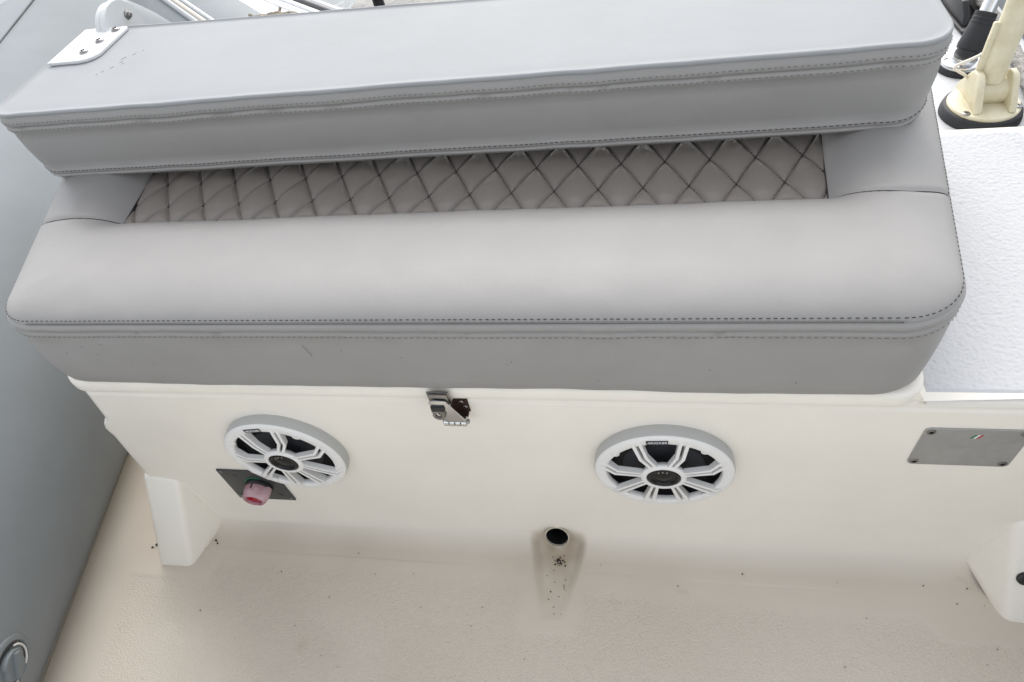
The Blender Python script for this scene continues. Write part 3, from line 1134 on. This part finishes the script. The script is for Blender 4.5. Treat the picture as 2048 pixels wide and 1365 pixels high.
lathe(bm, [(.0134, .0236), (.0001, .0240)], X_, 40, cap=False)
for s in (-1, 1):
    box(bm, (s * .006 - .0030, -.0018, .0237), (s * .006 + .0030, .0018, .0266), X_)
obj('knob_cap', bm, 'red', sw, 50)
bm = B()
box(bm, (-.0009, .0150, .0075), (.0009, .0222, .0160), X_)
obj('pointer', bm, 'black', sw, 0)

# ================================================================== BUILDER'S PLATE
npl = thing('nameplate', 'rectangular grey metal plate riveted to the locker front with green white and red stripes', 'name plate', (.62, 0, .34))
bm = B()
pts = []
for (cx_, cz_, a0) in ((.6700, .3070, -90), (.6700, .3740, 0), (.5720, .3740, 90), (.5720, .3070, 180)):
    for k in range(7):
        a = radians(a0 + 15 * k)
        pts.append((cx_ + .0068 * cos(a), cz_ + .0068 * sin(a)))
prism(bm, pts, 0, .0014, Mxz(-.0006))
bevel(bm, .0003, 1, 60)
obj('plate', bm, 'alu', npl, 30)
for x, z in ((.5725, .3735), (.6695, .3735), (.5720, .3080), (.6690, .3075)):
    bm = B()
    X_ = frame((x, -.0020, z), (0, -1, 0), (1, 0, 0))
    lathe(bm, [(.0050, 0), (.0049, .0008), (.0034, .0014), (.0026, .0012), (.0024, .0002)], X_, 28, cap=False)
    rv = obj('rivet', bm, 'steel_worn', npl, 50)
    bm = B()
    lathe(bm, [(.0025, .0003), (.0001, .0002)], X_, 20, cap=False)
    obj('rivet_hole', bm, 'hole', rv, 0)
for k, m_ in enumerate(('green', 'white_plastic', 'red_mark')):
    bm = B()
    x0 = .6160 + k * .0032
    prism(bm, [(x0, .3625), (x0 + .0028, .3625), (x0 + .0062, .3695), (x0 + .0034, .3695)], .0014, .0017, Mxz(-.0006))
    obj('flag_stripe', bm, m_, npl, 0)
bm = B()
rr = random.Random(5)
for x0, x1, z, h in ((.600, .624, .3430, .0032), (.643, .668, .3575, .0036), (.638, .652, .3385, .0026), (.636, .672, .3235, .0026)):
    x = x0
    while x < x1:
        w_ = rr.uniform(.0012, .0030)
        box(bm, (x, z - h / 2, .0012), (x + w_, z + h / 2, .00175), Mxz(-.0006))
        x += w_ + .0011
bevel(bm, .0002, 1)
obj('embossing', bm, 'alu', npl, 60)

# ================================================================== DRAIN PIPE
dp = thing('drain_pipe', 'cream plastic drain pipe opening at the foot of the seat front', 'drain', PC)
X_ = frame(PC, PT, (1, 0, 0))
bm = B()
lathe(bm, [(.0205, -.05), (.0207, .0075), (.0200, .0090), (.0188, .0090), (.0184, .0078), (.0184, -.05)], X_, 48, cap=False)
obj('pipe', bm, 'pale_pvc', dp, 50)
bm = B()
lathe(bm, [(.0181, .0040), (.0181, -.045), (.0001, -.045)], X_, 48, cap=False)
obj('bore', bm, 'hole', dp, 50)

# ================================================================== INFLATABLE TUBES
def big_tube(name, label, P0, D, r, s0, s1, seams, ends=(True, True), group=None):
    t = thing(name, label, 'inflatable tube', (P0[0], P0[1], P0[2]), group)
    D = Vector(D).normalized()
    Nn = Vector((D.y, -D.x, 0))
    U = Vector((0, 0, 1))
    bm = B()
    NA, ns = 160, int((s1 - s0) / .02)
    rings = []
    prof = [(s0 + (s1 - s0) * i / ns, 1.) for i in range(ns + 1)]
    prof = [(s0 - .30 * (1 - k / 8), .35 + .65 * sqrt(1 - (1 - k / 8) ** 2)) for k in range(8)] + prof + [(s1 + .22 * k / 10, 1 - .55 * (k / 10) ** 2.2) for k in range(1, 11)]
    for s, k in prof:
        ring = []
        for j in range(NA):
            a = 2 * pi * j / NA
            q = Nn * cos(a) + U * sin(a)
            rad = r * k + .0025 * nz(s * 1.3, cos(a) * 1.5, sin(a) * 1.5) + .0008 * nz(s * 6, cos(a) * 6, sin(a) * 6)
            ring.append(bm.verts.new(Vector(P0) + D * s + q * rad))
        rings.append(ring)
    for a, b in zip(rings, rings[1:]):
        for j in range(NA): bm.faces.new((a[j], a[(j + 1) % NA], b[(j + 1) % NA], b[j]))
    bm.faces.new(rings[0]); bm.faces.new(rings[-1])
    obj('tube_skin', bm, 'tube', t, 80)
    def pt(s, a, h=0):
        a = radians(a)
        return Vector(P0) + D * s + (Nn * cos(a) + U * sin(a)) * (r + h)
    return t, pt, (D, Nn, U)
AX = (-1.029, -.346, .20)
tl, ptl, fr = big_tube('inflatable_tube', 'big smooth grey inflatable tube running along the side of the cockpit on the left', AX, (-.177, .984, 0), .36, -1.5, 1.50, None)
# welded panel edge along the top and glued joint to the deck
bm = B()
for s0, s1, a0, a1 in ((-1.4, 1.50, 65.5, 86.5),):
    P = []
    n = 120
    for i in range(n + 1):
        s = s0 + (s1 - s0) * i / n
        a = 81 + (s - 1.21) * 15.5 if s > .4 else 68.4
        P.append(ptl(s, a, .0012))
    tube(bm, P, .0022, 6)
obj('panel_seam', bm, 'seam', tl, 60)
bm = B()
a = -math.degrees(math.asin(.2 / .36))
tube(bm, [ptl(s, a + .9 + .15 * nz(s * 5, 1), .0005) for s in np.linspace(-1.2, .9, 160)], .0030, 8)
obj('deck_joint', bm, 'joint', tl, 60)
# inflation valve
VP = ptl(-.014, -10.2, 0)
VN = (fr[1] * cos(radians(-10.2)) + fr[2] * sin(radians(-10.2)))
VX = frame(VP, VN, fr[0])
bm = B()
lathe(bm, [(.0435, -.002), (.0430, .0022), (.0405, .0040), (.0350, .0045), (.0335, .0030), (.0330, .0008)], VX, 64, cap=False)
vr = obj('inflation_valve', bm, 'tube_dark', tl, 50)
bm = B()
lathe(bm, [(.0335, .0016), (.0200, .0012), (.0001, .0010)], VX, 48, cap=False)
obj('valve_seat', bm, 'plate', vr, 50)
bm = B()
N = 60
rings = []
for r0, z in ((.0235, .001), (.0235, .0075), (.0220, .0095), (.0001, .0095)):
    ring = []
    for k in range(N):
        a_ = 2 * pi * k / N
        q = r0 * (1 - .22 * max(0, cos(2 * a_ + 1)) ** 3)
        ring.append(bm.verts.new(VX @ Vector((q * cos(a_), q * sin(a_), z))))
    rings.append(ring)
for a_, b_ in zip(rings, rings[1:]):
    for k in range(N): bm.faces.new((a_[k], a_[(k + 1) % N], b_[(k + 1) % N], b_[k]))
box(bm, (-.0200, -.0045, .0090), (.0200, .0045, .0150), VX @ Matrix.Rotation(radians(50), 4, 'Z'))
obj('valve_cap', bm, 'tube_dark', vr, 40)
bm = B()
def arc(a0, a1, r_, z_): return [VX @ Vector((r_ * cos(radians(a)), r_ * sin(radians(a)), z_)) for a in np.linspace(a0, a1, 24)]
tube(bm, arc(-70, 40, .0285, .0060), .0014, 8)
tube(bm, arc(-165, -120, .0285, .0060), .0014, 8)
obj('retaining_cord', bm, 'white_plastic', vr, 60)

tr, ptr, fr2 = big_tube('inflatable_tube', 'grey inflatable tube beyond the cream pole and braided rope at the right', (1.285, 0, .20), (0.02, 1, 0), .36, -1.5, 2.2, None)

# ================================================================== TRANSOM DECK AND ITS FITTINGS
td = thing('transom_deck', 'white fibreglass transom deck behind the side locker carrying the antenna mounts', 'transom deck', (.7, .9, .385))
bm = B()
ol = outline([(.50, .516), (.945, .516), (.96, 1.60), (.50, 1.60)], [.01, .03, .03, .03], step=.02)
loft(bm, ol, [(0, -.1), (0, .3745), (-.002, .381), (-.007, .3845), (-.02, .385)], None, cap1=True)
obj('deck_moulding', bm, 'gel_white', td, 50)

# cream ratchet mount holding the cream pole
cm = thing('ratchet_mount', 'cream plastic round mount on a black rubber pad holding the cream pole', 'antenna mount', (.80, .618, .385))
bm = B()
lathe(bm, [(.0605, 0), (.0605, .006), (.0580, .016), (.0560, .0175)], frame((.800, .618, .3852), (0, 0, 1)), 64)
lathe(bm, [(.0024, 0), (.002, .0014)], frame((.748, .592, .3935), (-.9, -.4, .3)), 10)
obj('rubber_pad', bm, 'rubber', cm, 40)
ZF = .4028
bm = B()
lathe(bm, [(.0530, 0), (.0535, .003), (.0520, .0052), (.0440, .0068), (.0400, .0078), (.0001, .0082)], frame((.800, .618, ZF), (0, 0, 1)), 64)
obj('flange', bm, 'cream', cm, 40)
YZ = lambda x0: Matrix(((0, 0, 1, x0), (1, 0, 0, 0), (0, 1, 0, 0), (0, 0, 0, 1)))   # (y, z, depth) -> depth grows to +x
for nm, x0, x1 in (('lug', .7730, .7850), ('lug', .8240, .8340)):
    bm = B()
    pts = [(.5780, ZF + .007), (.5860, ZF + .020), (.6060, ZF + .050), (.6160, ZF + .0560), (.6300, ZF + .0560), (.6400, ZF + .049), (.6560, ZF + .030), (.6700, ZF + .014), (.6740, ZF + .002), (.6200, ZF + .002)]
    prism(bm, pts, 0, x1 - x0, YZ(x0))
    bevel(bm, .0022, 3, 35)
    lug = obj(nm, bm, 'cream', cm, 50)
    if x0 < .8:
        bm = B()
        lathe(bm, [(.0034, 0), (.0034, .0008)], frame((x0 - .0004, .618, ZF + .041), (-1, 0, 0)), 16)
        obj('lug_hole', bm, 'hole', lug, 0)
bm = B()
X_ = frame((.7855, .624, ZF + .0215), (1, 0, 0), (0, 1, 0))
lathe(bm, [(.0200, 0), (.0200, .0385)], X_, 48)
obj('barrel', bm, 'cream', cm, 40)
for x, y in ((.7640, .5860), (.8440, .5990), (.7900, .6620)):
    screw(cm, 'screw', (x, y, ZF + .0062), (0, 0, 1), .0066, .0016, 'steel_worn')

pole = thing('cream_pole', 'yellowed cream plastic pole rising out of the round cream mount', 'pole', (.8045, .628, ZF + .040))
PB, PD = Vector((.8000, .628, ZF + .036)), (Vector((.8130, .655, .557)) - Vector((.8000, .628, ZF + .036))).normalized()
bm = B()
X_ = frame(PB, PD)
lathe(bm, [(.0175, 0), (.0188, .002), (.0190, .05), (.0196, .12), (.0196, .40)], X_, 40)
obj('pole_body', bm, 'cream', pole, 60)
bm = B()
box(bm, (-.0045, -.0265, .010), (.0045, -.0170, .090), frame(PB, PD, (0, 1, 0)) @ Matrix.Rotation(radians(180), 4, 'Z'))
bevel(bm, .002, 2)
obj('lever', bm, 'cream', pole, 50)

cd = thing('lashing_cord', 'thin cream cord tied from the cream pole and looped to the left', 'cord', (.76, .64, .46))
bm = B()
tube(bm, catmull([(.792, .640, .486), (.783, .640, .482), (.765, .640, .4725), (.750, .640, .4650), (.7465, .640, .4615), (.748, .641, .4575), (.757, .643, .4505), (.768, .645, .4430), (.775, .647, .436)], 8), .0025, 8)
tube(bm, catmull([(.777, .652, .430), (.782, .645, .450), (.785, .640, .470), (.789, .640, .490)], 8), .0022, 8)
obj('cord_strand', bm, 'cord', cd, 60)

an = thing('whip_antenna', 'silver antenna rod in a black rubber boot on a chrome base', 'antenna', (.818, .768, .385))
bm = B()
lathe(bm, [(.0385, 0), (.0388, .005), (.0365, .010)], frame((.812, .768, .3852), (0, 0, 1)), 48)
obj('gasket', bm, 'rubber', an, 40)
bm = B()
lathe(bm, [(.0350, 0), (.0352, .004), (.0335, .0068), (.0240, .0085), (.0215, .0120), (.0210, .016)], frame((.812, .768, .3952), (0, 0, 1)), 48)
obj('chrome_base', bm, 'steel', an, 40)
for x, y in ((.800, .7410), (.786, .7720), (.838, .754)):
    screw(an, 'screw', (x, y, .4028), (0, 0, 1), .0048, .0016, 'steel_worn')
P0, P1 = Vector((.8175, .772, .402)), Vector((.838, .800, .4700))
AD = (P1 - P0).normalized()
X_ = frame(P0, AD)
L = (P1 - P0).length
bm = B()
lathe(bm, [(.0185, 0), (.0190, L * .10), (.0185, L * .16), (.0212, L * .19), (.0218, L * .26), (.0205, L * .45), (.0185, L * .70), (.0180, L * .74), (.0186, L * .75), (.0186, L * .79), (.0178, L * .80), (.0178, L * .83), (.0184, L * .84), (.0184, L * .88), (.0176, L * .89), (.0176, L * .92), (.0180, L * .93), (.0176, L * 1.0), (.0150, L * 1.005)], X_, 40)
obj('boot', bm, 'rubber', an, 35)
bm = B()
lathe(bm, [(.0125, L * .95), (.0125, L * 3.4)], X_, 32)
obj('rod', bm, 'steel', an, 50)

bk = thing('rope_cleat', 'black plastic rope guide on the white transom with rope passing through it', 'rope guide', (.87, .96, .385))
bm = B()
X_ = Matrix.Translation((.872, .962, .3853)) @ Matrix.Rotation(radians(4), 4, 'Z')
box(bm, (-.030, -.075, 0), (.030, .075, .008), X_)
bevel(bm, .003, 2)
obj('base_plate', bm, 'black', bk, 40)
bm = B()
prism(bm, [(-.058, .008), (-.050, .026), (-.028, .044), (.040, .048), (.060, .030), (.066, .008)], -.024, -.012, X_ @ Matrix(((0, 0, 1, 0), (1, 0, 0, 0), (0, 1, 0, 0), (0, 0, 0, 1))))
prism(bm, [(-.058, .008), (-.050, .022), (-.028, .034), (.040, .036), (.060, .026), (.066, .008)], .018, .027, X_ @ Matrix(((0, 0, 1, 0), (1, 0, 0, 0), (0, 1, 0, 0), (0, 0, 0, 1))))
bevel(bm, .002, 2)
obj('cheek', bm, 'black', bk, 40)

rp = thing('braided_rope', 'grey braided rope lying along the white transom past the antenna to the cream mount', 'rope', (.9, .8, .39))
bm = B()
path = catmull([(.862, 1.30, .400), (.872, 1.15, .412), (.882, 1.04, .424), (.892, .955, .420), (.905, .870, .402), (.903, .78, .3975), (.893, .69, .3965), (.884, .62, .3965), (.874, .56, .3965), (.866, .525, .3965)], 24)
tube(bm, path, .0105, 16, lobes=4, lob=.12, twist=240)
obj('rope_strand', bm, 'rope', rp, 60)

# frayed rope peeping over the back edge of the backrest
fr_ = thing('frayed_rope', 'bundle of brown frayed rope just showing over the backrest edge', 'rope', (-.34, .60, .62))
bm = B()
rr = random.Random(9)
for k in range(26):
    p = Vector((rr.uniform(-.405, -.300), rr.uniform(.555, .60), rr.uniform(.640, .652)))
    pts = [p]
    dirv = Vector((rr.uniform(-1, 1), rr.uniform(-.6, .6), rr.uniform(-.2, .12))).normalized()
    for j in range(5):
        dirv = (dirv + Vector((rr.uniform(-.7, .7), rr.uniform(-.7, .7), rr.uniform(-.5, .3)))).normalized()
        pts.append(pts[-1] + dirv * .009)
    tube(bm, catmull(pts, 4), rr.uniform(.0016, .0034), 6)
tube(bm, catmull([(-.43, .585, .645), (-.38, .585, .660), (-.33, .585, .662), (-.28, .585, .648)], 10), .011, 12, lobes=3, lob=.15, twist=220)
obj('rope_strands', bm, 'rope_dirty', fr_, 60)
# post under it so that the rope hangs from something real: stern cleat post
cp = thing('stern_post', 'white moulded stern post behind the backrest carrying the frayed rope', 'post', (-.355, .60, 0))
bm = B()
ol = outline([(-.43, .56), (-.28, .56), (-.28, .62), (-.43, .62)], [.02] * 4, step=.01)
loft(bm, ol, [(0, -.1), (0, .630), (-.004, .640), (-.012, .644)], None, cap1=True)
obj('post_body', bm, 'gel_white', cp, 50)

# ================================================================== BEYOND THE STERN: neighbouring boats, quay, water
def rail(bm, a, b, r): tube(bm, [a, Vector(a).lerp(Vector(b), .5), b], r, 14)
# neighbouring inflatable, its tube crossing behind with a moulded rubbing strake
nb = thing('neighbour_inflatable', 'grey tube of the neighbouring inflatable boat with white and beige rubbing strake', 'inflatable boat', (-1.7, 2.4, 0))
da = Vector((.727, -.686, 0))
nn = Vector((.686, .727, 0))
c0 = Vector((-1.784, 2.384, -.27)) + nn * .10
bm = B()
rings = []
for i in range(31):
    s = -1.4 + 2.1 * i / 30
    rings.append([bm.verts.new(c0 + da * s + (nn * cos(2 * pi * j / 72) + Vector((0, 0, 1)) * sin(2 * pi * j / 72)) * .29) for j in range(72)])
for a, b in zip(rings, rings[1:]):
    for j in range(72): bm.faces.new((a[j], a[(j + 1) % 72], b[(j + 1) % 72], b[j]))
bm.faces.new(rings[0]); bm.faces.new(rings[-1])
obj('tube_skin', bm, 'tube', nb, 80)
for ang, r, m_ in ((114.8, .010, 'tube_dark'), (112.2, .006, 'white_rubber'), (109.2, .012, 'beige'), (106.0, .008, 'tube_dark'), (103.8, .006, 'white_rubber')):
    a = radians(ang)
    q = c0 + (nn * cos(a) + Vector((0, 0, 1)) * sin(a)) * .291
    bm = B()
    rail(bm, q - da * 1.4, q + da * .7, r)
    obj('strake_band', bm, m_, nb, 60)
bm = B()
a = radians(62)
q = c0 + (nn * cos(a) + Vector((0, 0, 1)) * sin(a)) * .292
rail(bm, q - da * 1.4, q + da * .7, .004)
obj('tube_seam', bm, 'seam', nb, 60)

# white motor boat further on: deck, dark fender band, rails
wb = thing('neighbour_motorboat', 'white hull edge of the motor boat moored behind with black rubbing band', 'motor boat', (-1.1, 2.5, 0))
bm = B()
pts = [(-1.47, 2.20), (-1.30, 2.12), (-.93, 2.145), (-1.30, 2.62), (-2.2, 3.6), (-3.3, 3.6)]
ol = outline([(-1.22, 2.04), (-.95, 2.16), (-2.58, 3.43), (-2.90, 3.50), (-1.42, 2.28)], [.05, .03, .03, .1, .05], step=.03)
loft(bm, ol, [(-.08, -.5), (-.02, -.2), (0, -.05), (-.004, -.015), (-.02, 0)], None, cap1=True)
obj('hull', bm, 'hull_white', wb, 50)
e0, e1 = Vector((-.930, 2.175, .000)), Vector((-2.51, 3.395, .000))
ed = (e1 - e0).normalized()
en = Vector((ed.y, -ed.x, 0)) * -1
for off, r, m_ in ((.004, .012, 'white_rubber'), (.034, .018, 'black'), (.066, .013, 'white_rubber'), (.088, .007, 'steel'), (.106, .007, 'steel')):
    bm = B()
    rail(bm, e0 + en * off, e1 + en * off, r)
    obj('rubbing_band' if r > .012 else 'rail', bm, m_, wb, 60)

dk = thing('quay', 'weathered wooden quay edge seen past the backrest', 'quay', (.5, 3, 0))
bm = B()
for k in range(14):
    y0 = 2.215 + k * .15
    box(bm, (-.935, y0, -.035), (4.5, y0 + .143, .0))
bevel(bm, .006, 2)
obj('planks', bm, 'wood', dk, 40)
bm = B()
box(bm, (-.95, 2.17, -.20), (4.5, 2.213, .004))
bevel(bm, .008, 2)
obj('edge_beam', bm, 'wood', dk, 40)
for x0 in (-.90, 2.2):
    bm = B()
    box(bm, (x0, 2.5, -1.5), (x0 + .25, 2.75, -.04))
    obj('pile', bm, 'wood', dk, 40)
ps = thing('mooring_post', 'thin black upright post in front of the quay edge', 'post', (-.765, 2.14, 0))
bm = B()
lathe(bm, [(.022, -.5), (.022, .30), (.020, .31)], frame((-.765, 2.125, 0), (-.06, .05, 1)), 20)
obj('post_body', bm, 'black', ps, 50)
fd = thing('dark_fender', 'small black fender hanging at the far end of the quay edge', 'fender', (-.13, 2.1, 0))
bm = B()
lathe(bm, [(.012, -.30), (.035, -.26), (.035, -.02), (.012, .01), (.008, .05)], frame((-.13, 2.12, 0), (0, 0, 1)), 24)
obj('fender_body', bm, 'rubber', fd, 50)
